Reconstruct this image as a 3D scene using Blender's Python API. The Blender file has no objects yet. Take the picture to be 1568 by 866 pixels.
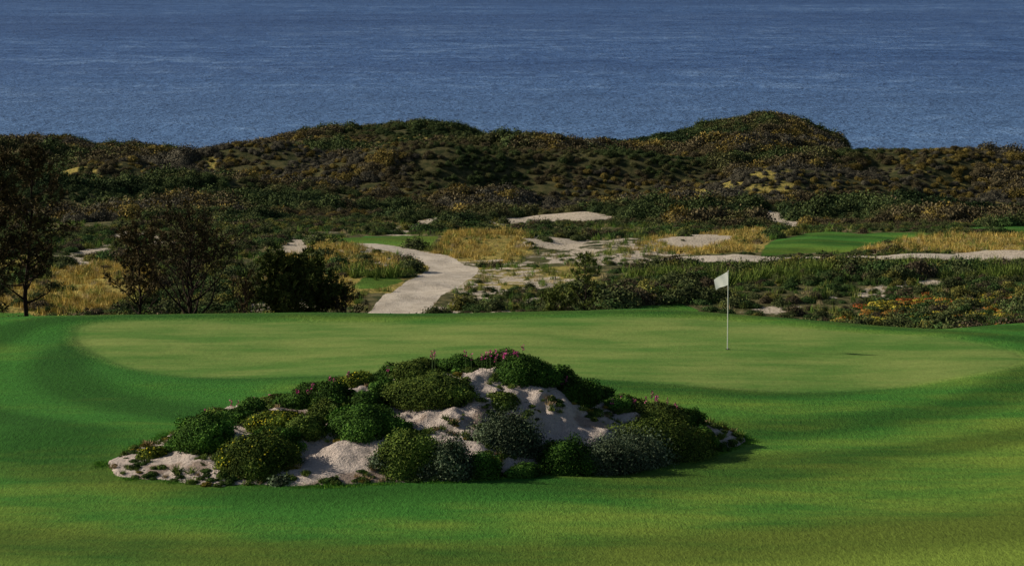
import bpy, math, numpy as np
from mathutils import Vector
rng=np.random.default_rng(7)
# ---------------------------------------------------------------- site survey helpers
F=100/36*1568; CZ=11.2; P=math.atan(533/F)
def W(px,py,d):
    v=py-433; dy=F*math.cos(P)-v*math.sin(P)
    return np.array([(px-784)/dy*d, d, CZ-(F*math.sin(P)+v*math.cos(P))/dy*d])
def zat(px,py,d): return W(px,py,d)[2]
def sm(a,b,x):
    t=np.clip((x-a)/(b-a),0,1); return t*t*(3-2*t)
def _h(i,j,s):
    n=(i.astype(np.int64)*374761393+j.astype(np.int64)*668265263+s*974711)&0x7fffffff
    n=((n^(n>>13))*1274126177)&0x7fffffff
    return ((n^(n>>16))&0xffff)/65535.0
def vn(x,y,s=0):
    xi=np.floor(x);yi=np.floor(y);fx=x-xi;fy=y-yi
    fx=fx*fx*(3-2*fx);fy=fy*fy*(3-2*fy)
    a=_h(xi,yi,s);b=_h(xi+1,yi,s);c=_h(xi,yi+1,s);d=_h(xi+1,yi+1,s)
    return (a*(1-fx)+b*fx)*(1-fy)+(c*(1-fx)+d*fx)*fy
def fbm(x,y,s=0,o=4):
    r=0;a=.5;t=0
    for k in range(o):
        r=r+a*vn(x*2**k+k*17.3,y*2**k-k*9.1,s+k);t+=a;a*=.5
    return r/t
# ---------------------------------------------------------------- terrain
BX=lambda px:(np.array(px)-784)/F
cb=BX([0,300,900,1000,1250,1440,1568]); cd=[81.3,82,82.1,82.7,80.6,79.7,80.9]
rp=[-400,0,100,140,200,300,330,400,470,560,620,700,760,850,950,1000,1060,1110,1170,1220,1280,1300,1360,1430,1480,1568,1900]
ry=[215,208,208,220,219,232,225,214,200,190,186,191,203,211,213,203,193,181,168,181,208,231,233,248,261,268,275]
RD=262.
rz=[zat(784,yy+10,RD) for yy in ry]; rb=BX(rp)
KN=[(780,224,3.2,9,5),(630,214,2.4,9,5),(960,216,2.4,8,5),(1330,216,3.6,12,6),(1150,232,3.2,9,6),(150,216,2.2,8,5),(30,236,1.2,9,6),(420,226,2.6,10,6),(1480,226,1.8,9,5),(520,238,2.2,7,5),(880,240,2.4,8,5),(260,238,1.,8,5),(1230,206,2.,8,4),(330,204,1.6,7,4),(720,200,1.7,7,4),(1040,246,1.5,7,5)]
def T(x,y):
    x=np.asarray(x,float);y=np.asarray(y,float)
    b=x/np.maximum(y,40)
    base=np.interp(y,[0,92,100,115,130,145,160,180,200,262],[-2.6,-2.6,-2.6,-3.06,-3.57,-4.3,-5.1,-6.6,-7.9,-8.6])
    am=sm(95,104,y)
    mid=(fbm(x/13,y/13,3,3)-.5)*1.3+(fbm(x/3.2,y/3.2,5,3)-.5)*.34
    hil=(fbm(x/20,y/18,11,4)-.5)*4.0+(fbm(x/6,y/6,12,3)-.5)*1.2
    hm=sm(160,195,y)*(1-.88*np.exp(-((y-RD)/14)**2))
    z=base+mid*am*(1-sm(165,185,y))+hil*hm
    for (kp,kd,kh,sx,sy) in KN:
        z=z+kh*np.exp(-((x-(kp-784)/F*kd)/sx)**2-((y-kd)/sy)**2)
    zr=np.interp(b,rb,rz)
    k=sm(226,RD,y)
    z=z*(1-k)+(zr+hil*hm*.35)*k
    z=np.where(y>RD, zr-(zr+30)*sm(RD-2,420,y)-np.clip(y-RD,0,30)*.12, z)
    dc=np.interp(b,cb,cd)
    t=sm(0,11,y-dc)
    und=(fbm(x/9,y/7,21,2)-.5)*.42+(fbm(x/30,y/22,22,2)-.5)*.4+(fbm(x/3.5,y/3,23,2)-.5)*.07
    return und*(1-t)*sm(20,40,y)+z*t
mfx=[-8.6,-8.3,-7.6,-6,-3.7,-1.1,.9,3,4.4,5.0,5.25]; mfy=[59.6,58.6,57.9,57.3,57.15,57.4,58.4,60.1,61.3,62.2,63.0]
mbx=[-8.6,-7.9,-7.2,-5,0,3,4.5,5.0,5.25]; mby=[59.7,61.5,63.4,66,68,66.5,65,64,63.1]
mrx=[-8.6,-7.6,-6.57,-5.5,-4.4,-3.2,-1.2,-.1,.6,1.3,2.2,3.85,4.7,5.25]; mrh=[0,.10,.38,.66,.90,1.12,1.45,1.58,1.42,1.08,.72,.42,.18,0]
def M(x,y):
    yf=np.interp(x,mfx,mfy)+(fbm(x/.9,y*0+2,31,2)-.5)*.5; yb=np.interp(x,mbx,mby); h=np.interp(x,mrx,mrh)
    yr=np.minimum(63.2, yf+.62*(yb-yf))
    t=np.where(y<yr,(y-yf)/np.maximum(yr-yf,.05),(yb-y)/np.maximum(yb-yr,.05))
    inside=(t>0)&(x>-8.6)&(x<5.25)
    tt=np.clip(t,0,1)
    f=np.sin(tt*math.pi/2)**1.1
    n=(fbm(x/1.1,y/1.1,33,3)-.5)*.7+(fbm(x/.3,y/.3,35,3)-.5)*.2
    r=h*f+n*np.minimum(1,tt*3)*np.minimum(1,h*2.5)*(1-.6*sm(62.2,63,y))+.05*np.minimum(1,tt*8)
    return np.where(inside,r,-.12)
def TM(x,y): return T(x,y)+np.maximum(M(x,y),0)
DD=np.linspace(46,330,5000)
def hit(px,py,fn=T,dmin=46):
    w=W(px,py,1.0); d=DD[DD>=dmin]; z=CZ+(w[2]-CZ)*d
    g=fn(w[0]*d,d); i=np.argmax(g>=z)
    if not (g>=z).any(): i=-1
    return np.array([w[0]*d[i],d[i],g[i]])
def poly(pts,dmin=46): return np.array([hit(a,b,T,dmin)[:2] for a,b in pts])
def flatpoly(pts): 
    o=[]
    for a,b in pts:
        w=W(a,b,1.0); d=-CZ/(w[2]-CZ); o.append([w[0]*d,d])
    return np.array(o)
def segd(X,Y,a,b):
    ab=b-a; t=np.clip(((X-a[0])*ab[0]+(Y-a[1])*ab[1])/max(ab@ab,1e-9),0,1)
    return np.hypot(X-a[0]-t*ab[0],Y-a[1]-t*ab[1])
def pdist(X,Y,pl):
    r=np.full(X.shape,1e9)
    for i in range(len(pl)-1): r=np.minimum(r,segd(X,Y,pl[i],pl[i+1]))
    return r
def sdf(X,Y,pl):
    r=np.full(X.shape,1e9); ins=np.zeros(X.shape,bool); n=len(pl)
    for i in range(n):
        a=pl[i];b=pl[(i+1)%n]; r=np.minimum(r,segd(X,Y,a,b))
        c=((a[1]>Y)!=(b[1]>Y)); 
        with np.errstate(divide='ignore',invalid='ignore'):
            xx=(b[0]-a[0])*(Y-a[1])/(b[1]-a[1] if b[1]!=a[1] else 1e-9)+a[0]
        ins^=c&(X<xx)
    return np.where(ins,-r,r)
def smooth(pl,k=3,closed=True):
    for _ in range(k):
        q=[];n=len(pl)
        for i in range(n if closed else n-1):
            a=pl[i];b=pl[(i+1)%n]; q+= [a*.75+b*.25,a*.25+b*.75]
        if not closed: q=[pl[0]]+q+[pl[-1]]
        pl=np.array(q)
    return pl
GREEN=smooth(flatpoly([(108,506),(120,533),(195,562),(300,577),(480,579),(700,578),(920,584),(1050,591),(1200,598),(1350,593),(1490,581),(1580,562),(1560,543),(1420,521),(1260,511),(1120,498),(950,495),(820,497),(700,502),(500,499),(300,497),(160,498)]),2)
CART=smooth(poly([(560,376),(600,381),(640,388),(668,398),(698,409),(690,420),(655,440),(618,465),(592,500)],92),3,False)
CART2=smooth(poly([(1060,397),(1200,397),(1350,394),(1470,391),(1600,393),(1750,396)],92),2,False)
SAND=[poly(p,92) for p in ([(578,356),(610,346),(680,332),(660,354),(620,362)],[(720,345),(800,330),(900,324),(965,338),(880,343),(800,348)],
 [(1115,330),(1150,322),(1210,326),(1245,352),(1190,350)],[(425,385),(450,362),(490,366),(470,392)],[(90,402),(120,384),(170,378),(160,392),(120,406)],
 [(1000,368),(1060,358),(1140,362),(1100,374),(1060,380)],
 [(790,378),(850,362),(910,366),(890,380)],[(1140,478),(1180,468),(1220,470),(1190,481)],[(1410,392),(1480,386),(1700,386),(1700,397),(1450,397)])]
SPK=[poly(p,92) for p in ([(640,490),(690,440),(760,412),(850,415),(870,450),(830,490),(740,498)],[(760,400),(850,385),(1000,380),(1060,388),(960,410)],[(1250,455),(1400,425),(1600,410),(1600,430),(1350,460)])]
FAIR=[poly(p,92) for p in ([(500,372),(560,361),(672,362),(660,376),(600,378)],[(1165,392),(1180,370),(1230,358),(1350,356),(1430,358),(1360,370),(1290,388)],
 [(1440,354),(1568,346),(1700,343),(1700,354),(1568,358)],[(535,442),(560,424),(600,424),(620,430),(580,442)],[(-60,496),(-60,478),(40,478),(60,490)],[(940,489),(960,470),(1040,464),(1070,475),(1060,489)])]
OCH=[poly(p,92) for p in ([(-40,470),(60,420),(150,402),(230,410),(240,450),(150,480),(40,486)],[(420,412),(440,380),(560,372),(560,400),(500,412)],
 [(520,418),(560,388),(650,396),(670,408),(600,424)],[(650,398),(680,362),(760,346),(820,370),(790,404),(720,402)],[(1320,386),(1400,362),(1568,360),(1700,360),(1700,386),(1568,386)],
 [(960,385),(1010,362),(1180,352),(1180,384),(1060,390)],[(380,440),(450,400),(560,425),(540,470)])]
RSCR=[poly([(880,500),(900,440),(1000,402),(1300,402),(1600,405),(1700,510),(1400,512),(1100,498)],92)]
def m_path(X,Y): return np.maximum(sm(1.22,1.0,pdist(X,Y,CART)),sm(1.4,1.2,pdist(X,Y,CART2)))
def many(X,Y,L,w):
    r=np.zeros(X.shape)
    for p in L: r=np.maximum(r,sm(w,-w,sdf(X,Y,p)))
    return r
def m_sand(X,Y): 
    g=sm(.50,.60,fbm(X/5,Y/7,41,4))*.5*sm(98,104,Y)*(1-sm(150,165,Y))*(1-.8*many(X,Y,RSCR,1))
    s=many(X,Y,SPK,1.2)*sm(.40,.56,fbm(X/1.1,Y/2.,43,3))*.9
    return np.maximum(np.maximum(many(X,Y,SAND,.9),g),s)
def m_fair(X,Y): return many(X,Y,FAIR,.6)
def m_och(X,Y): return np.maximum(many(X,Y,OCH,1.5),sm(.52,.65,fbm(X/8,Y/9,47,3))*.6*(1-.7*many(X,Y,RSCR,1)))
# ---------------------------------------------------------------- mesh builder
def mk(name,V,Q,mats,col=None,smooth_=False,mi=None,link=True,attrs=None):
    me=bpy.data.meshes.new(name)
    V=np.ascontiguousarray(V,np.float32);Q=np.ascontiguousarray(Q,np.int32)
    me.vertices.add(len(V));me.vertices.foreach_set('co',V.ravel())
    me.loops.add(Q.size);me.loops.foreach_set('vertex_index',Q.ravel())
    me.polygons.add(len(Q));me.polygons.foreach_set('loop_start',np.arange(0,Q.size,4,dtype=np.int32))
    if mi is not None: me.polygons.foreach_set('material_index',np.asarray(mi,np.int32))
    me.polygons.foreach_set('use_smooth',np.full(len(Q),smooth_))
    me.update(calc_edges=True)
    if col is not None:
        a=me.attributes.new('Col','FLOAT_COLOR','POINT')
        c=np.ones((len(V),4),np.float32);c[:,:3]=col;a.data.foreach_set('color',c.ravel())
    for k,v in (attrs or {}).items():
        a=me.attributes.new(k,'FLOAT','POINT');a.data.foreach_set('value',np.asarray(v,np.float32).ravel())
    for m in mats: me.materials.append(m)
    o=bpy.data.objects.new(name,me)
    if link: bpy.context.scene.collection.objects.link(o)
    return o
def cat(parts):
    V=[];Q=[];C=[];n=0
    for v,q,c in parts:
        if len(v)==0: continue
        V.append(v);Q.append(q+n);C.append(np.broadcast_to(c,(len(v),3)));n+=len(v)
    return np.concatenate(V),np.concatenate(Q),np.concatenate(C)
def unit(a): return a/np.maximum(np.linalg.norm(a,axis=-1,keepdims=True),1e-9)
def leafq(C,Nn,L,Wd,col,r,axis=None):
    n=len(C); a=unit(np.cross(Nn,r.normal(size=(n,3)))) if axis is None else unit(axis)
    b=unit(np.cross(Nn,a)); L=np.broadcast_to(L,(n,))[:,None];Wd=np.broadcast_to(Wd,(n,))[:,None]
    V=np.stack([C-a*L,C+b*Wd,C+a*L,C-b*Wd],1).reshape(-1,3)
    return V,np.arange(4*n).reshape(n,4),np.repeat(np.broadcast_to(col,(n,3)),4,0)
def lumpf(r,K,kap=14,lo=.74,hi=.30):
    D=unit(r.normal(size=(K,3))*[1,1,.8]+[0,0,.25]); A=r.uniform(.35,1,K);KP=kap*r.uniform(.4,1.6,K)
    def f(d): return lo+hi*np.max(A*np.exp(KP*(d@D.T-1)),axis=-1)
    return f
def bush(r,R,H,n,size,c0,c1,K=14,top=None,ntop=0,core=.86,kap=14,cc=None,asp=.5,zmin=-.15,jit=.55,lo=.74,hi=.30,spiky=0.,ex=1.,patch=0.):
    f=lumpf(r,K,kap,lo,hi); S=np.array([R*ex,R/ex,H])
    th=np.linspace(0,2*math.pi,25)[:-1]; ph=np.linspace(-.25,math.pi/2,10)
    g=np.array([[math.cos(t)*math.cos(p),math.sin(t)*math.cos(p),math.sin(p)] for p in ph for t in th])
    V=g*f(g)[:,None]*S*core
    q=[[i*24+j,i*24+(j+1)%24,(i+1)*24+(j+1)%24,(i+1)*24+j] for i in range(9) for j in range(24)]
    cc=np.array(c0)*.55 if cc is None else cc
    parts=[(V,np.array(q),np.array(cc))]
    d=unit(r.normal(size=(n*2,3)));d=d[d[:,2]>zmin][:n];m=len(d)
    rad=f(d)*r.uniform(.84,1.06,m)+spiky*r.random(m)**5
    C=d*rad[:,None]*S
    Nn=unit(d/S*R*.9+r.normal(size=(m,3))*jit)
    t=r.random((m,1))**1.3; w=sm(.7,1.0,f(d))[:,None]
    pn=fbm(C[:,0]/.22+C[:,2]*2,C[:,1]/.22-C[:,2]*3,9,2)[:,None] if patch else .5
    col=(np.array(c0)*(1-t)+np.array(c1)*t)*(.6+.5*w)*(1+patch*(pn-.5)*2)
    parts.append(leafq(C,Nn,size*r.uniform(.6,1.3,m),size*asp*r.uniform(.6,1.3,m),col,r))
    if top is not None:
        d=unit(r.normal(size=(ntop*4,3)));d=d[d[:,2]>.25][:ntop];m=len(d)
        C=d*(f(d)*r.uniform(1.0,1.1,m))[:,None]*S
        parts.append(leafq(C,unit(d+r.normal(size=(m,3))*.4),size*.8,size*.7,np.array(top)*r.uniform(.7,1.2,(m,1)),r))
    return cat(parts)
def tuft(r,n,rad,h,wd,c0,c1,tilt=.45):
    a=r.uniform(0,2*math.pi,n); b=np.stack([np.cos(a),np.sin(a),0*a],1)
    B=b*rad*np.sqrt(r.random(n))[:,None]
    d=unit(b*r.normal(0,1,(n,1))*tilt+r.normal(size=(n,3))*[.2,.2,0]+[0,0,1]); L=h*r.uniform(.5,1.1,n)[:,None]
    s=unit(np.cross(d,r.normal(size=(n,3))))*wd
    V=np.stack([B-s,B+s,B+d*L+s*.25,B+d*L-s*.25],1).reshape(-1,3)
    t=r.random((n,1)); return V,np.arange(4*n).reshape(n,4),np.repeat(np.array(c0)*(1-t)+np.array(c1)*t,4,0)
def tubes(segs,col,k=5):
    A=np.array([s[0] for s in segs]);B=np.array([s[1] for s in segs]);ra=np.array([s[2] for s in segs]);rb_=np.array([s[3] for s in segs])
    d=unit(B-A); ref=np.where(np.abs(d[:,2:3])>.9,[[1.,0,0]],[[0,0,1.]]); u=unit(np.cross(d,ref)); v=np.cross(d,u)
    t=np.arange(k)/k*2*math.pi; n=len(A)
    ring=u[:,None]*np.cos(t)[None,:,None]+v[:,None]*np.sin(t)[None,:,None]
    V=np.concatenate([A[:,None]+ring*ra[:,None,None],B[:,None]+ring*rb_[:,None,None]],1).reshape(-1,3)
    i=np.arange(k); q=np.stack([i,(i+1)%k,(i+1)%k+k,i+k],1)
    Q=(q[None]+(np.arange(n)*2*k)[:,None,None]).reshape(-1,4)
    return V,Q,np.array(col)
# ---------------------------------------------------------------- materials
def newmat(name):
    m=bpy.data.materials.new(name);m.use_nodes=True;nt=m.node_tree;nt.nodes.clear()
    o=nt.nodes.new('ShaderNodeOutputMaterial');b=nt.nodes.new('ShaderNodeBsdfPrincipled');nt.links.new(b.outputs[0],o.inputs[0])
    return m,nt,b
class G:
    def __init__(s,nt): s.nt=nt
    def n(s,t,**k):
        x=s.nt.nodes.new(t)
        for a,b in k.items(): setattr(x,a,b)
        return x
    def l(s,a,b): s.nt.links.new(a,b)
    def put(s,sock,v):
        if isinstance(v,bpy.types.NodeSocket): s.l(v,sock)
        else: sock.default_value=(list(v)+[1])[:4] if isinstance(v,(tuple,list)) and sock.type=='RGBA' else v
    def mix(s,f,a,b,bt='MIX'):
        x=s.n('ShaderNodeMix',data_type='RGBA',blend_type=bt);s.put(x.inputs[0],f);s.put(x.inputs[6],a);s.put(x.inputs[7],b);return x.outputs[2]
    def math(s,op,a,b=0.,c=0.):
        x=s.n('ShaderNodeMath',operation=op);s.put(x.inputs[0],a);s.put(x.inputs[1],b);s.put(x.inputs[2],c);return x.outputs[0]
    def gray(s,v):
        x=s.n('ShaderNodeCombineColor')
        for i in range(3): s.put(x.inputs[i],v)
        return x.outputs[0]
    def noise(s,scale,det=5,rough=.55,vec=None,st=(1,1,1)):
        if not hasattr(s,'tc'): s.tc=s.n('ShaderNodeTexCoord')
        mp=s.n('ShaderNodeMapping');s.l(s.tc.outputs['Object'],mp.inputs[0]);mp.inputs['Scale'].default_value=st
        x=s.n('ShaderNodeTexNoise');x.inputs['Scale'].default_value=scale;x.inputs['Detail'].default_value=det;x.inputs['Roughness'].default_value=rough
        s.l(mp.outputs[0],x.inputs['Vector']);return x.outputs[0]
    def rng(s,v,a,b,c=0.,d=1.,smooth=True):
        x=s.n('ShaderNodeMapRange',interpolation_type='SMOOTHSTEP' if smooth else 'LINEAR');s.put(x.inputs[0],v)
        for i,q in enumerate((a,b,c,d)): s.put(x.inputs[1+i],q)
        return x.outputs[0]
    def attr(s,nm,out='Fac'):
        x=s.n('ShaderNodeAttribute',attribute_name=nm);return x.outputs[out]
    def bump(s,h,st,dist):
        x=s.n('ShaderNodeBump');x.inputs['Strength'].default_value=st;x.inputs['Distance'].default_value=dist;s.l(h,x.inputs['Height']);return x
def leafmat(name,var=.5,rough=.8,spec=.04,tint=1.,sat=1.):
    m,nt,b=newmat(name);g=G(nt)
    oi=g.n('ShaderNodeObjectInfo'); f=g.rng(oi.outputs['Random'],0,1,tint*(1-var*.5),tint*(1+var*.5),False)
    x=g.n('ShaderNodeHueSaturation');g.l(g.attr('Col','Color'),x.inputs['Color']);g.l(f,x.inputs['Value']);x.inputs['Saturation'].default_value=sat
    g.l(x.outputs[0],b.inputs['Base Color']);b.inputs['Roughness'].default_value=rough
    b.inputs['Specular IOR Level'].default_value=spec
    return m
LEAF=leafmat('foliage_leaves',var=.7,tint=1.6); SCRUB=leafmat('scrub_leaves',tint=1.8,sat=.92); WOOD=leafmat('bark_wood',0,.9,.05); PETAL=leafmat('flower_petals',.2,.6,.1,1.3)
# ground
m,nt,b=newmat('golf_ground');g=G(nt);GROUND=m
n1=g.noise(.16,4,.6,st=(.5,1,1));n2=g.noise(1.3,7,.6);n3=g.noise(9,4,.7,st=(1,.4,1));n4=g.noise(26,3,.8,st=(1,.28,1));nm=g.noise(.9,5,.6,st=(.35,1,1))
dirt=g.mix(g.rng(n2,.38,.62),(.04,.05,.018),(.15,.13,.06))
dirt=g.mix(g.attr('hill'),dirt,g.mix(g.rng(n2,.38,.62),(.030,.037,.014),(.095,.085,.036)))
sand=g.mix(n2,(.42,.35,.27),(.62,.53,.43));sand=g.mix(g.rng(n3,.50,.66),sand,(.17,.14,.08))
och=g.mix(g.rng(n3,.35,.65),(.15,.15,.035),(.46,.34,.10))
def ed(a,w=.5,src=n2): return g.rng(g.math('ADD',g.attr(a),g.math('MULTIPLY',g.math('SUBTRACT',src,.5),w)),.42,.58)
c=g.mix(ed('och',.9),dirt,och)
c=g.mix(ed('sand',1.5),c,sand)
dry=g.math('ADD',g.math('ADD',n1,g.math('MULTIPLY',g.math('SUBTRACT',nm,.5),.6)),g.attr('dry'))
turf=g.mix(g.rng(dry,.34,.84),(.038,.140,.020),(.155,.220,.032))
turf=g.mix(g.attr('collar'),turf,(.034,.125,.020))
band=g.rng(g.attr('band'),0,1,.72,1.18,False)
gr=g.math('MULTIPLY',band,g.math('MULTIPLY',g.rng(n3,.25,.75,.78,1.24,False),g.rng(n4,.25,.75,.68,1.35,False)))
turf=g.mix(1.,turf,g.gray(gr),'MULTIPLY')
c=g.mix(ed('turf',.5),c,turf)
grn=g.mix(g.rng(g.math('ADD',g.math('MULTIPLY',nm,.6),g.math('MULTIPLY',n1,.4)),.35,.65),(.085,.190,.034),(.215,.275,.072))
grn=g.mix(1.,grn,g.gray(g.math('MULTIPLY',g.rng(n3,.2,.8,.84,1.16,False),g.rng(n4,.2,.8,.80,1.2,False))),'MULTIPLY')
c=g.mix(g.rng(g.math('ADD',g.attr('green'),g.math('MULTIPLY',g.math('SUBTRACT',n3,.5),.6)),.0,1.,0.,1.),c,grn)
pth=g.mix(g.rng(n2,.35,.65),(.48,.41,.33),(.62,.54,.45));pth=g.mix(g.rng(n3,.55,.7,0,.4),pth,(.34,.28,.21))
c=g.mix(ed('path',.45),c,pth)
g.l(c,b.inputs['Base Color']);b.inputs['Roughness'].default_value=.9;b.inputs['Specular IOR Level'].default_value=.05
bs=g.rng(g.attr('green'),.35,.65,1,.2)
hh=g.math('MULTIPLY',g.math('ADD',g.math('MULTIPLY',n3,1.),g.math('MULTIPLY',n4,.6)),bs)
bp=g.bump(hh,.6,.06);g.l(bp.outputs[0],b.inputs['Normal'])
# sand of mound
m,nt,b=newmat('dune_sand');g=G(nt);SANDM=m
n2=g.noise(2.2,6,.6);n3=g.noise(22,4,.7);n5=g.noise(.9,4)
c=g.mix(n2,(.60,.48,.42),(.82,.71,.64));c=g.mix(g.rng(n3,.56,.70,0,.65),c,(.24,.17,.12))
c=g.mix(g.rng(n5,.54,.62,0,.6),c,(.25,.16,.11))
g.l(c,b.inputs['Base Color']);b.inputs['Roughness'].default_value=.95;b.inputs['Specular IOR Level'].default_value=.05
hh=g.math('ADD',g.math('MULTIPLY',n2,1.2),g.math('MULTIPLY',n3,.35));bp=g.bump(hh,1.,.34);g.l(bp.outputs[0],b.inputs['Normal'])
# sea
m,nt,b=newmat('sea_water');g=G(nt);SEA=m
w0=g.noise(.30,4,.7,st=(1.2,.8,1));w1=g.noise(.075,5,.7,st=(.9,1,1));w2=g.noise(.02,5,.6,st=(.4,1,1));w3=g.noise(.006,4,.5,st=(.25,1,1))
tot=g.math('ADD',g.math('ADD',g.math('MULTIPLY',w0,.32),g.math('MULTIPLY',w1,.42)),g.math('MULTIPLY',w2,.26))
c=g.mix(g.rng(tot,.38,.50),(.014,.045,.150),(.050,.115,.290))
c=g.mix(g.rng(tot,.50,.64),c,(.17,.28,.50))
c=g.mix(g.rng(w3,.40,.65,0,.45),c,(.030,.07,.20))
tcs=g.n('ShaderNodeSeparateXYZ');g.l(g.tc.outputs['Object'],tcs.inputs[0])
shal=g.rng(tcs.outputs['Y'],480,850,.40,0.)
c=g.mix(shal,c,(.14,.26,.46))
g.l(c,b.inputs['Base Color']);b.inputs['Roughness'].default_value=.4;b.inputs['Specular IOR Level'].default_value=.25;b.inputs['IOR'].default_value=1.33
bp=g.bump(tot,1.,4.5);g.l(bp.outputs[0],b.inputs['Normal'])
def plain(name,col,rough=.5):
    m,nt,b=newmat(name);g=G(nt);n=g.noise(30,3)
    g.l(g.mix(n,tuple(x*.85 for x in col),col),b.inputs['Base Color']);b.inputs['Roughness'].default_value=rough;return m
# ---------------------------------------------------------------- ground sheet
ys=np.concatenate([np.arange(8,44,1.5),np.arange(44,86,.2),np.arange(86,98,.6),np.arange(98,172,.24),np.arange(172,275,.6),np.arange(275,470,6)])
s=np.concatenate([np.linspace(-7,-1.45,50)[:-1],np.linspace(-1.45,1.45,560),np.linspace(1.45,7,50)[1:]])
Yg,Sg=np.meshgrid(ys,s,indexing='ij');Xg=Sg*(.18*Yg+2)
Zg=T(Xg,Yg)
R_,C_=Xg.shape
idx=np.arange(R_*C_).reshape(R_,C_)
Q=np.stack([idx[:-1,:-1],idx[:-1,1:],idx[1:,1:],idx[1:,:-1]],-1).reshape(-1,4)
near=Yg<95
gd=sdf(Xg,Yg,GREEN)
dcg=np.interp(Xg/np.maximum(Yg,40),cb,cd)
turfm=np.maximum(sm(2.6,1.6,Yg-dcg),m_fair(Xg,Yg)*(Yg>92))
# mowing lines sweep round the mound in front and follow the green elsewhere
md=np.hypot((Xg+1.7)/1.45,(Yg-62.3))
sweep=np.minimum(gd,9)+.55*md
A=dict(green=sm(.7,-.7,gd),turf=turfm,path=m_path(Xg,Yg)*(Yg>90),sand=m_sand(Xg,Yg)*(Yg>88),och=m_och(Xg,Yg),hill=sm(158,172,Yg),
  dry=(.20*sm(59,51,Yg)+.16*sm(4,12,Xg)*sm(70,60,Yg)-.12*sm(-4,-10,Xg)*sm(56,62,Yg)-.18*sm(-12,-2,Xg)*sm(6,-2,Xg)*sm(53,56,Yg)*sm(60,57,Yg))*(Yg<90),
  collar=sm(0,.5,gd)*sm(2.4,.8,gd)*(.25+.4*sm(0,-12,Xg))*sm(80,78,Yg), band=.5+.5*np.clip(1.5*np.sin(sweep*2*math.pi/3.4+fbm(Xg/7,Yg/7,51,2)*2.5),-1,1))
Zg=Zg+.04*sm(-.1,.7,gd)*sm(3,1.5,gd)*near
mk('ground',np.stack([Xg,Yg,Zg],-1).reshape(-1,3),Q,[GROUND],smooth_=True,attrs=A)
mk('sea',np.array([[-30000,240,-25],[30000,240,-25],[30000,60000,-25],[-30000,60000,-25]]),np.array([[0,1,2,3]]),[SEA])
# mound
xs=np.arange(-8.8,5.5,.055);yy=np.arange(56.6,68.4,.055)
Ym,Xm=np.meshgrid(yy,xs,indexing='ij');hm=M(Xm,Ym);Zm=T(Xm,Ym)+hm
idx=np.arange(Xm.size).reshape(Xm.shape)
Q=np.stack([idx[:-1,:-1],idx[:-1,1:],idx[1:,1:],idx[1:,:-1]],-1).reshape(-1,4)
keep=(hm.ravel()[Q]>-.05).any(1)
mk('sand_mound',np.stack([Xm,Ym,Zm],-1).reshape(-1,3),Q[keep],[SANDM],smooth_=True)
# ---------------------------------------------------------------- shrubs on the mound
DG=((.014,.040,.008),(.070,.140,.020)); GG=((.030,.045,.022),(.14,.18,.105)); YG=((.03,.055,.008),(.13,.16,.02)); OL=((.024,.048,.010),(.125,.165,.028))
YEL=(.34,.30,.02)
SH=[(312,655,54,30,DG,0),(398,690,62,42,OL,120),(425,640,50,20,YG,180),(512,604,42,24,DG,0),(588,589,34,18,DG,0),(640,564,46,18,OL,0),(708,554,36,14,DG,0),
(800,562,58,30,DG,0),(884,596,44,24,DG,0),(662,592,74,27,OL,0),(560,642,62,30,DG,0),(628,690,60,42,OL,0),(690,702,38,42,GG,0),(768,612,30,16,OL,0),
(780,662,54,42,GG,0),(870,698,58,36,DG,0),(1008,668,92,46,OL,0),(948,614,34,16,DG,0),(1012,632,60,20,OL,0),(925,700,60,32,GG,0),(735,712,38,24,DG,0),
(235,690,24,13,YG,80),(470,650,34,20,OL,0),(545,580,30,14,YG,60),(455,612,36,16,DG,0),(365,632,30,14,DG,0),(1070,668,40,22,DG,0),(605,565,30,12,DG,0),(560,612,40,18,DG,0),
(850,574,38,18,DG,0),(965,690,60,30,GG,0),(606,655,32,16,DG,0),(350,705,22,20,YG,60),(520,628,26,18,OL,0),(425,668,46,24,DG,0),
(272,676,26,12,DG,0),(338,634,28,12,OL,0),(388,620,30,12,DG,0),(425,609,30,12,OL,0),(480,592,34,13,DG,0),(525,582,30,12,OL,0),(572,573,30,11,DG,0),(668,556,34,11,DG,0),(745,552,30,12,DG,0),(960,612,30,12,OL,0),(1045,634,36,16,DG,0),(770,546,40,13,DG,0),(830,556,34,14,DG,0),(640,552,30,10,OL,0),(910,596,34,12,DG,0),
(500,625,34,18,OL,0),(430,735,18,9,GG,0),(800,718,36,15,DG,0),(1100,682,22,10,DG,0),(590,702,30,18,GG,0),(655,720,26,16,GG,0)]
k=0
for (cx,cy,wx,wy,cl,nt_) in SH:
    r=np.random.default_rng(100+k);k+=1
    p=hit(cx,cy+wy*.75,TM)
    if p[1]>66: p=np.array([W(cx,cy,63.2)[0],63.2,TM(W(cx,cy,63.2)[0],63.2)])
    sc=p[1]/F; Rr=wx*sc*1.14; H=wy*1.75*sc
    n=int(min(15000,max(1500,9500*Rr*(Rr+H))))
    gg=cl is GG
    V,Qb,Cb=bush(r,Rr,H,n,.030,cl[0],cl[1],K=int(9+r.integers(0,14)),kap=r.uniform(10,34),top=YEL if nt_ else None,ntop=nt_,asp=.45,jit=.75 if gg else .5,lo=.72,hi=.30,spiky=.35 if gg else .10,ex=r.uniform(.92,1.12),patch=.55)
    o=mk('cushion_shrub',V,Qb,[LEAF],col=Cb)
    y0=p[1]+Rr*.35;o.location=(p[0],y0,float(TM(p[0],p[1]))-.05);o.rotation_euler=(r.normal(0,.06),r.normal(0,.08),r.uniform(-.3,.3))
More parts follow.
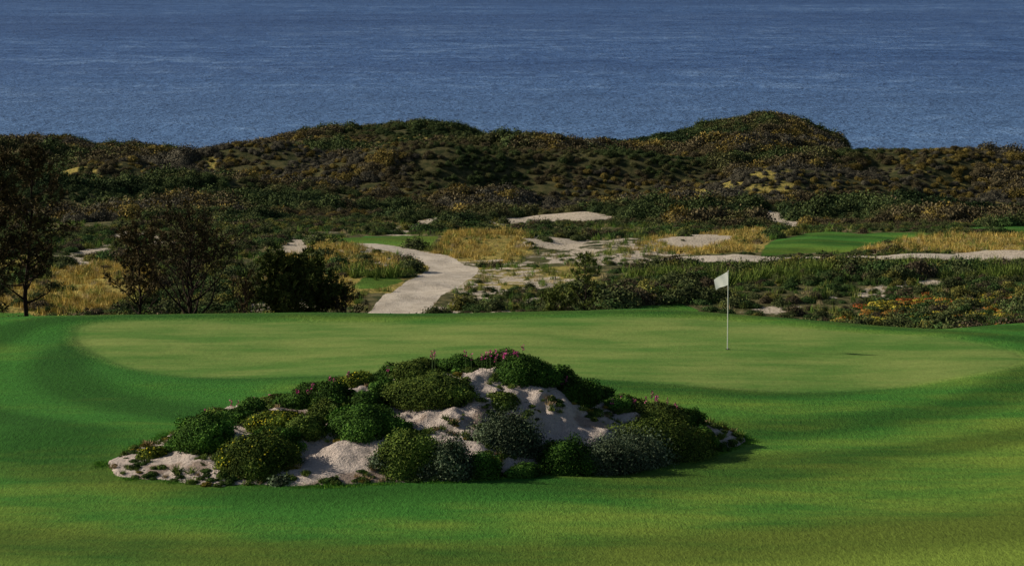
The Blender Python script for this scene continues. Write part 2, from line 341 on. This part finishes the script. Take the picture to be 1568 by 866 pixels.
# ---------------------------------------------------------------- scatter machinery
def lib(name,meshes,mat):
    c=bpy.data.collections.new(name)
    for i,(V,Q,C) in enumerate(meshes):
        o=mk(f'{name}_plant_{chr(97+i)}',V,Q,[mat],col=C,link=False);c.objects.link(o)
    return c
def scatter(name,P3,rot,scl,idx,coll):
    me=bpy.data.meshes.new(name);me.vertices.add(len(P3));me.vertices.foreach_set('co',np.ascontiguousarray(P3,np.float32).ravel())
    for nm,d,tp in (('rot',rot,'FLOAT_VECTOR'),('scl',scl,'FLOAT_VECTOR')):
        a=me.attributes.new(nm,tp,'POINT');a.data.foreach_set('vector',np.ascontiguousarray(d,np.float32).ravel())
    a=me.attributes.new('idx','INT','POINT');a.data.foreach_set('value',np.ascontiguousarray(idx,np.int32))
    o=bpy.data.objects.new(name,me);bpy.context.scene.collection.objects.link(o)
    ng=bpy.data.node_groups.new(name+'_scatter','GeometryNodeTree')
    ng.interface.new_socket('Geometry',in_out='INPUT',socket_type='NodeSocketGeometry')
    ng.interface.new_socket('Geometry',in_out='OUTPUT',socket_type='NodeSocketGeometry')
    N=ng.nodes.new;L=ng.links.new
    gi=N('NodeGroupInput');go=N('NodeGroupOutput');ci=N('GeometryNodeCollectionInfo');ci.inputs[0].default_value=coll
    ci.inputs['Separate Children'].default_value=True;ci.inputs['Reset Children'].default_value=True
    ip=N('GeometryNodeInstanceOnPoints');ip.inputs['Pick Instance'].default_value=True
    def na(t,nm):
        x=N('GeometryNodeInputNamedAttribute');x.data_type=t;x.inputs['Name'].default_value=nm;return x.outputs['Attribute']
    L(gi.outputs[0],ip.inputs['Points']);L(ci.outputs[0],ip.inputs['Instance'])
    L(na('FLOAT_VECTOR','rot'),ip.inputs['Rotation']);L(na('FLOAT_VECTOR','scl'),ip.inputs['Scale']);L(na('INT','idx'),ip.inputs['Instance Index'])
    L(ip.outputs[0],go.inputs[0])
    md=o.modifiers.new('scatter','NODES');md.node_group=ng
    return o
def place(name,X,Y,sc,idx,coll,fn=T,sink=.05,zs=None,r=rng):
    n=len(X);Z=fn(X,Y)-sink*sc
    rot=np.stack([r.normal(0,.08,n),r.normal(0,.08,n),r.uniform(0,6.28,n)],1)
    scl=np.stack([sc,sc,sc*(zs if zs is not None else r.uniform(.8,1.2,n))],1)
    return scatter(name,np.stack([X,Y,Z],1),rot,scl,idx,coll)
def sample(n,y0,y1,bmax=.27,r=rng):
    y=np.sqrt(r.uniform(y0*y0,y1*y1,n));return r.uniform(-bmax,bmax,n)*y,y
r=np.random.default_rng(5)
HC=[((.020,.034,.010),(.080,.105,.028)),((.030,.034,.012),(.115,.110,.034)),((.036,.031,.015),(.120,.092,.042)),((.055,.046,.010),(.25,.175,.030)),((.040,.037,.026),(.12,.105,.07)),((.010,.021,.007),(.038,.060,.018))]
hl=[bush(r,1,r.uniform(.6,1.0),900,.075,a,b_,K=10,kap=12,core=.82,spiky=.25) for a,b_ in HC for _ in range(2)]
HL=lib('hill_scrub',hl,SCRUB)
X,Y=sample(42000,160,276)
ok=(fbm(X/9,Y/9,61,3)*8-4+Y>163)&(m_path(X,Y)<.05)&(many(X,Y,SAND,.5)<.3)&(m_fair(X,Y)<.1)&((many(X,Y,OCH,.5)<.4)|(Y>170))
X,Y=X[ok],Y[ok];n=len(X)
v=fbm(X/13,Y/11,71,3)+r.normal(0,.05,n)
ki=np.digitize(v,[.38,.47,.56,.64,.69]);ki=np.array([5,0,1,2,3,4])[ki]
tall=sm(.45,.66,fbm(X/10,Y/8,77,3))
hs=r.uniform(.28,.70,n)*(.62+1.4*tall)
hs=np.where(Y>252,np.minimum(hs,1.15),hs)
place('hill_scrub',X,Y,hs,ki*2+r.integers(0,2,n),HL,r=r)
# middle-ground low shrubs
MC=[((.016,.036,.009),(.06,.105,.022)),((.027,.038,.012),(.09,.105,.03)),((.036,.03,.016),(.12,.09,.05)),((.05,.055,.010),(.20,.18,.03))]
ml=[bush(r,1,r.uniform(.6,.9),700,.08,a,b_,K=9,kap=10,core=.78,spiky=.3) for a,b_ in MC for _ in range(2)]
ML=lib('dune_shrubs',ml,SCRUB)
X,Y=sample(38000,93,166,.25)
dn=sm(.40,.56,fbm(X/6,Y/8,81,4));dn=np.where(Y<104,np.maximum(dn,.5),dn)
rs=many(X,Y,RSCR,.5)>.5
dn=np.where(rs,np.maximum(dn,.55),dn)
dn*=(1-.8*(many(X,Y,SAND,.5)>.4))*(1-.9*(many(X,Y,OCH,.5)>.4))*(1-.25*(many(X,Y,SPK,.5)>.4))
d2=pdist(X,Y,CART2)
ok=(r.random(len(X))<dn*.6)&(m_path(X,Y)<.02)&(pdist(X,Y,CART)>1.5)&(m_fair(X,Y)<.1)
X,Y,d2=X[ok],Y[ok],d2[ok];n=len(X)
inspk=many(X,Y,SPK,.5)>.4
sz=r.uniform(.14,.46,n)*(.6+.8*fbm(X/9,Y/9,83,2))*np.where(inspk,.6,1)*(1+.9*sm(.55,.7,fbm(X/4,Y/4,85,2)));sz=np.where(d2<6,np.minimum(sz,.05+.045*d2),sz)
place('dune_shrubs',X,Y,sz,np.where(r.random(n)<.5,r.integers(0,4,n),r.integers(0,8,n)),ML,r=r)
# dune grass
gl=[tuft(r,46,.22,.42,.012,(.06,.09,.018),(.19,.20,.05)),tuft(r,46,.22,.36,.012,(.17,.14,.035),(.46,.34,.11)),tuft(r,46,.2,.42,.012,(.035,.075,.015),(.12,.18,.035)),tuft(r,36,.2,.3,.012,(.18,.15,.08),(.40,.31,.17))]
GL=lib('dune_grass',gl,LEAF)
X,Y=sample(60000,92,166,.25)
om=many(X,Y,OCH,1.);nz=fbm(X/4,Y/5,91,3)
ok=(r.random(len(X))<(.12+.65*om)*(.3+sm(.4,.6,nz)))&(m_path(X,Y)<.02)&(m_fair(X,Y)<.2)&(many(X,Y,SAND,.3)<.75)&(pdist(X,Y,CART2)>2.5)
X,Y,om=X[ok],Y[ok],om[ok];n=len(X)
q=r.random(n);gi_=np.where(om>.5,np.where(q<.70,1,np.where(q<.85,0,3)),np.where(q<.35,0,np.where(q<.75,2,3)))
place('dune_grass',X,Y,r.uniform(.4,1.,n),gi_,GL,r=r)
rl=[tuft(r,60,.35,.75,.018,(.035,.06,.012),(.13,.17,.035),.45)]
RL=lib('green_reeds',rl,LEAF)
RP=[poly(p,92) for p in ([(960,432),(1000,416),(1180,412),(1300,408),(1560,416),(1560,430),(1300,436),(1100,438)],[(520,425),(620,412),(660,414),(630,424),(580,430)])]
X,Y=sample(14000,100,140,.2);ok=(many(X,Y,RP,.5)>.5)&(fbm(X/3,Y/3,95,2)>.50)&(m_path(X,Y)<.02)&(r.random(len(X))<.6)&(pdist(X,Y,CART2)>5)
X,Y=X[ok],Y[ok];place('green_reeds',X,Y,r.uniform(.3,.95,len(X)),np.zeros(len(X)),RL,r=r)
fl=[bush(r,1,.35,600,.08,(.03,.07,.012),(.11,.16,.035),top=t_,ntop=nn,K=8,kap=10) for t_,nn in (((.40,.10,.025),200),((.44,.35,.04),190),((.42,.19,.035),200),((.16,.17,.05),80))]
FL=lib('ice_plant_flowers',fl,PETAL)
FP=[poly([(1180,508),(1290,480),(1400,455),(1568,435),(1700,440),(1700,520),(1400,520)],92)]
X,Y=sample(16000,94,130,.22);ok=(many(X,Y,FP,.3)>.5)&(r.random(len(X))<.6*sm(.38,.54,fbm(X/3,Y/3,97,3)))
X,Y=X[ok],Y[ok];n=len(X);v=fbm(X/2.5,Y/3,99,2)+r.normal(0,.15,n)
place('ice_plant_flowers',X,Y,r.uniform(.2,.5,n),np.array([1,3,2,0,1])[np.digitize(v,[.36,.47,.58,.68])],FL,r=r,sink=-.12)
# herbs on mound
hb=[bush(r,1,.7,260,.14,(.03,.05,.012),(.12,.17,.03),K=6,core=.6),tuft(r,60,.6,1.0,.06,(.03,.06,.01),(.14,.18,.04),.8),tuft(r,60,.6,.8,.05,(.12,.09,.05),(.3,.22,.12),.9),bush(r,1,.6,260,.14,(.06,.05,.01),(.26,.2,.03),K=6,core=.6),bush(r,1,.6,300,.13,(.02,.04,.01),(.06,.10,.02),K=6,core=.7)]
HB=lib('mound_herbs',hb,LEAF)
X=r.uniform(-8.6,5.3,14000);Y=r.uniform(57,67,14000);mh=M(X,Y)
dens=np.where(mh<.12,.4,.0)+.65*sm(.47,.60,fbm(X/.9,Y/.9,105,3))
ok=(mh>0)&(r.random(14000)<dens*.5)
X,Y=X[ok],Y[ok];n=len(X);place('mound_herbs',X,Y,r.uniform(.03,.18,n),r.choice(5,n,p=[.25,.22,.13,.1,.3]),HB,fn=TM,r=r)
gb=[tuft(r,90,.25,.09,.006,(.02,.08,.01),(.07,.16,.02),.6),tuft(r,90,.25,.07,.006,(.03,.10,.01),(.10,.19,.02),.6)]
GB=lib('fringe_grass',gb,LEAF)
X=r.uniform(-9.2,5.8,60000);Y=r.uniform(56.3,67,60000);e=M(X,Y+.12)*M(X,Y-.12);e2=M(X+.12,Y)*M(X-.12,Y)
ok=((e<0)|(e2<0))&(fbm(X/.6,Y/.6,111,2)>.42); X,Y=X[ok][:2200],Y[ok][:2200]
n=len(X);place('fringe_grass',X,Y,r.uniform(.4,1.1,n),r.integers(0,2,n),GB,r=r)
# pink flowers
parts=[]
for (px,py,c_) in [(308,628,2),(330,628,2),(368,618,2),(392,612,3),(416,607,3),(455,598,2),(482,592,2),(510,578,2),(532,572,3),(592,565,1),(668,542,3),(715,542,2),(742,543,3),(762,538,6),(775,540,3),(800,536,2),(846,588,3),(868,582,3),(905,598,1),(940,606,2),(982,610,3),(1014,610,4),(1022,618,2),(350,645,1)]:
    for j in range(c_):
        a=W(px+r.normal(0,7),py+r.normal(0,4),62.4+r.normal(0,.15))
        parts.append(tubes([(a-[0,0,.45],a,.006,.004)],(.04,.07,.02),4))
        m_=16;C=a+np.stack([r.normal(0,.020,m_),r.normal(0,.020,m_),r.uniform(-.12,.03,m_)],1)
        parts.append(leafq(C,unit(r.normal(size=(m_,3))),.020,.015,np.array((.42,.06,.20))*r.uniform(.6,1.3,(m_,1)),r))
V,Q,C=cat(parts);mk('pink_flowers',V,Q,[PETAL],col=C)
# ---------------------------------------------------------------- trees
def tree(name,px,py,H,spread,nl,crown0,tufts,c0,c1,seed,lean=(0,0),dd=100,prof=None,up=.5,tr=.07,sub=5,twig=4,nl_len=.13,bark=(.035,.026,.02),nw=.013,nn=9,bias=None):
    r=np.random.default_rng(seed); x=W(px,py,dd)[0]; B=np.array([x,dd,float(T(x,dd))-.1])
    segs=[];tips=[];K=9;pts=[B]
    for i in range(1,K+1):
        t=i/K;pts.append(B+np.array([lean[0]*t**1.2,lean[1]*t,H*t])+r.normal(0,.03*H/4,3)*[1,1,0])
    pts=np.array(pts);rad=lambda t:tr*(1-t)**.8+.008
    for i in range(K): segs.append((pts[i],pts[i+1],rad(i/K),rad((i+1)/K)))
    def pt(t): f=t*K;i=min(int(f),K-1);return pts[i]*(1-(f-i))+pts[i+1]*(f-i)
    prof=prof or (lambda t:math.sin(math.pi*min(1,.15+.85*t))**.7)
    for i in range(nl):
        t=crown0+(1-crown0)*(i+r.random())/nl; a=i*2.4+r.normal(0,.4)
        s=(t-crown0)/(1-crown0); L=spread*prof(s)*r.uniform(.6,1.1)+.12
        d=unit(np.array([math.cos(a),math.sin(a),up*r.uniform(.4,1.4)]))
        if bias is not None: L*=1+bias*math.cos(a)
        p=pt(min(t,.99));r0=rad(t)*.55;KK=5;bp=[p]
        for j in range(KK):
            d=unit(d+r.normal(0,.16,3)+[0,0,.08]);bp.append(bp[-1]+d*L/KK)
        for j in range(KK): segs.append((bp[j],bp[j+1],r0*(1-j/KK)+.005,r0*(1-(j+1)/KK)+.004))
        tips.append((bp[-1],d))
        for q in range(sub):
            u=r.uniform(.25,1)*KK;j=min(int(u),KK-1);p2=bp[j]*(1-(u-j))+bp[j+1]*(u-j)
            d2=unit(unit(bp[j+1]-bp[j])+r.normal(0,.55,3)+[0,0,.15]);L2=L*r.uniform(.2,.42);pm=p2+d2*L2*.5;d3=unit(d2+r.normal(0,.25,3)+[0,0,.15]);pe=pm+d3*L2*.5
            segs+= [(p2,pm,.010,.007),(pm,pe,.007,.004)];tips.append((pe,d3));tips.append((pm,d2))
            for w in range(twig):
                s3=r.random();p3=p2*(1-s3)+pe*s3;d4=unit(d3+r.normal(0,.6,3));p4=p3+d4*L2*r.uniform(.2,.5)
                segs.append((p3,p4,.005,.003));tips.append((p4,d4))
    parts=[tubes(segs,bark)]
    TP=np.array([a for a,_ in tips]);TD=np.array([b for _,b in tips]);
    ht=(TP[:,2]-B[2])/H
    keep=r.random(len(TP))<tufts(ht,(TP[:,0]-x)/spread); TP=TP[keep];TD=TD[keep]
    if len(TP):
        C=np.repeat(TP,nn,0);D=unit(np.repeat(TD,nn,0)*.9+r.normal(size=(len(C),3))*.75)
        Ls=nl_len*r.uniform(.5,1.1,len(C))
        t=np.repeat(r.random((len(TP),1)),nn,0)*.7+r.random((len(C),1))*.3
        col=np.array(c0)*(1-t)+np.array(c1)*t
        parts.append(leafq(C+D*Ls[:,None]*.6,unit(r.normal(size=(len(C),3))),Ls*.7,nw,col,r,axis=D))
    n0=len(parts[0][1]);V,Q,C=cat(parts)
    mk(name,V,Q,[WOOD,LEAF],col=C,mi=[0]*n0+[1]*(len(Q)-n0))
PG=((.018,.032,.009),(.12,.140,.032));BR=((.018,.022,.010),(.085,.060,.026))
tree('pine_tree',38,500,6.7,1.5,40,.18,lambda h,s:.75*sm(.2,.45,h),*BR,1,lean=(.5,0),dd=98,tr=.085,sub=6,twig=5,nn=10,nw=.015)
tree('pine_tree',-30,500,6.2,2.0,44,.12,lambda h,s:.85+0*h,*BR,2,lean=(.4,0),dd=97,tr=.1,sub=7,twig=5,nn=11,nw=.016,nl_len=.16)
tree('bare_pine_tree',292,495,3.6,2.6,34,.06,lambda h,s:np.clip(.05+.6*sm(.55,.85,h)+.6*(s<-.35),0,.8),*BR,3,dd=100.5,prof=lambda s:1.05-.5*s,up=.8,tr=.08,sub=7,twig=6,nn=8)
tree('bushy_pine',455,494,2.1,2.0,52,.03,lambda h,s:.95+0*h,*PG,4,dd=101,prof=lambda s:1.05-.55*s,up=.5,tr=.07,sub=6,twig=4,nn=15,nl_len=.17,nw=.018)
tree('bare_shrub',530,496,1.3,1.1,20,.03,lambda h,s:.12+0*h,*BR,5,dd=101,prof=lambda s:1-.4*s,up=1.1,tr=.035,sub=5,twig=5,bark=(.06,.045,.035))
tree('bare_shrub',375,496,1.6,1.2,22,.03,lambda h,s:.15+0*h,*BR,6,dd=102,prof=lambda s:1-.4*s,up=1.1,tr=.035,sub=5,twig=5)
tree('pine_sapling',896,494,2.6,.75,26,.12,lambda h,s:.5+0*h,*PG,8,dd=101.5,prof=lambda s:1-.75*s,up=.4,tr=.035,sub=4,twig=3)
tree('pine_sapling',850,494,1.2,.8,20,.05,lambda h,s:.7+0*h,*PG,9,dd=101.5,prof=lambda s:1-.5*s,up=.6,tr=.03,sub=4,twig=3)
tree('bare_shrub',215,490,3.3,1.5,28,.08,lambda h,s:.8*sm(.25,.55,h),*BR,10,dd=104,prof=lambda s:1-.4*s,up=.9,tr=.05,sub=6,twig=5,nn=11,nw=.016)
for i,(px,py,wx,wy,dd) in enumerate([(165,484,34,12,101),(225,486,42,14,101),(655,492,34,10,101),(700,490,30,8,102),(770,497,28,7,101),(990,482,30,8,102),(130,492,20,8,100.5),(500,480,24,12,103)]):
    rr=np.random.default_rng(300+i);V,Q,C=bush(rr,wx*dd/F,wy*1.7*dd/F,2600,.04,*DG,K=18,kap=25,spiky=.3)
    o=mk('low_shrub',V,Q,[LEAF],col=C);x=W(px,py,dd)[0];o.location=(x,dd,float(T(x,dd))-.05)
# ---------------------------------------------------------------- flag
def flag(name,px,py,H):
    B=hit(px,py,T)
    e=bpy.data.objects.new(name,None);bpy.context.scene.collection.objects.link(e);e.location=B
    V,Q,C=tubes([((0,0,-.1),(0,0,.5*H),.014,.013),((0,0,.5*H),(0,0,H),.013,.011),((0,0,H),(0,0,H+.02),.016,.004)],(.8,.8,.8),10)
    o=mk('pole',V,Q,[plain('white_pole_paint',(.85,.85,.8),.3)],smooth_=True);o.parent=e
    nu,nv=14,12;Vs=[]
    for i in range(nu+1):
        for j in range(nv+1):
            u=i/nu;v=j/nv
            x=-.02-.34*u*(1-.1*v)+.02*v; z=H-.02-.36*v*(1-.25*u)-.28*u**1.4-.02*math.sin(u*5); yv=.30*u+.03*math.sin(u*8+v*3)*u
            Vs.append([x,yv,z])
    Qs=[[i*(nv+1)+j,(i+1)*(nv+1)+j,(i+1)*(nv+1)+j+1,i*(nv+1)+j+1] for i in range(nu) for j in range(nv)]
    mc=plain('white_cloth',(.9,.9,.88),.8);nt=mc.node_tree;b=[q for q in nt.nodes if q.type=='BSDF_PRINCIPLED'][0];ou=[q for q in nt.nodes if q.type=='OUTPUT_MATERIAL'][0]
    tl=nt.nodes.new('ShaderNodeBsdfTranslucent');tl.inputs[0].default_value=(.9,.9,.87,1);mx=nt.nodes.new('ShaderNodeMixShader');mx.inputs[0].default_value=.35
    nt.links.new(b.outputs[0],mx.inputs[1]);nt.links.new(tl.outputs[0],mx.inputs[2]);nt.links.new(mx.outputs[0],ou.inputs[0])
    o=mk('flag_cloth',np.array(Vs),np.array(Qs),[mc],smooth_=True);o.parent=e
    t=np.arange(17)/16*2*math.pi;Vc=[];
    for rr,z in ((.0,.012),(.055,.012),(.06,.016)): Vc+= [[rr*math.cos(a),rr*math.sin(a),z] for a in t[:-1]]
    Qc=[[a*16+j,a*16+(j+1)%16,(a+1)*16+(j+1)%16,(a+1)*16+j] for a in range(2) for j in range(16)]
    o=mk('hole_cup',np.array(Vc),np.array(Qc),[plain('dark_cup',(.02,.02,.02),.8)]);o.parent=e
flag('golf_flag',1114,535,2.13)
# ---------------------------------------------------------------- light, sky, camera
S=Vector((-1,.25,.52)).normalized();el=math.asin(S.z);az=math.atan2(S.x,S.y)
sd=bpy.data.lights.new('sun','SUN');sd.energy=5;sd.angle=math.radians(.5);sd.color=(1,.91,.74)
so=bpy.data.objects.new('sun',sd);bpy.context.scene.collection.objects.link(so);so.rotation_euler=S.to_track_quat('Z','Y').to_euler();so.location=(-50,20,40)
w=bpy.data.worlds.new('World');bpy.context.scene.world=w;w.use_nodes=True;nt=w.node_tree;bg=nt.nodes['Background']
sk=nt.nodes.new('ShaderNodeTexSky');sk.sky_type='NISHITA';sk.sun_disc=False;sk.sun_elevation=el;sk.sun_rotation=az%(2*math.pi)
nt.links.new(sk.outputs[0],bg.inputs[0]);bg.inputs[1].default_value=.055
cam=bpy.data.cameras.new('camera');cam.lens=100;cam.sensor_width=36;cam.clip_start=.5;cam.clip_end=80000
co=bpy.data.objects.new('camera',cam);bpy.context.scene.collection.objects.link(co);co.location=(0,0,CZ);co.rotation_euler=(math.pi/2-P,0,0)
sc=bpy.context.scene;sc.camera=co
sc.view_settings.view_transform='Standard';sc.view_settings.look='None';sc.view_settings.exposure=0
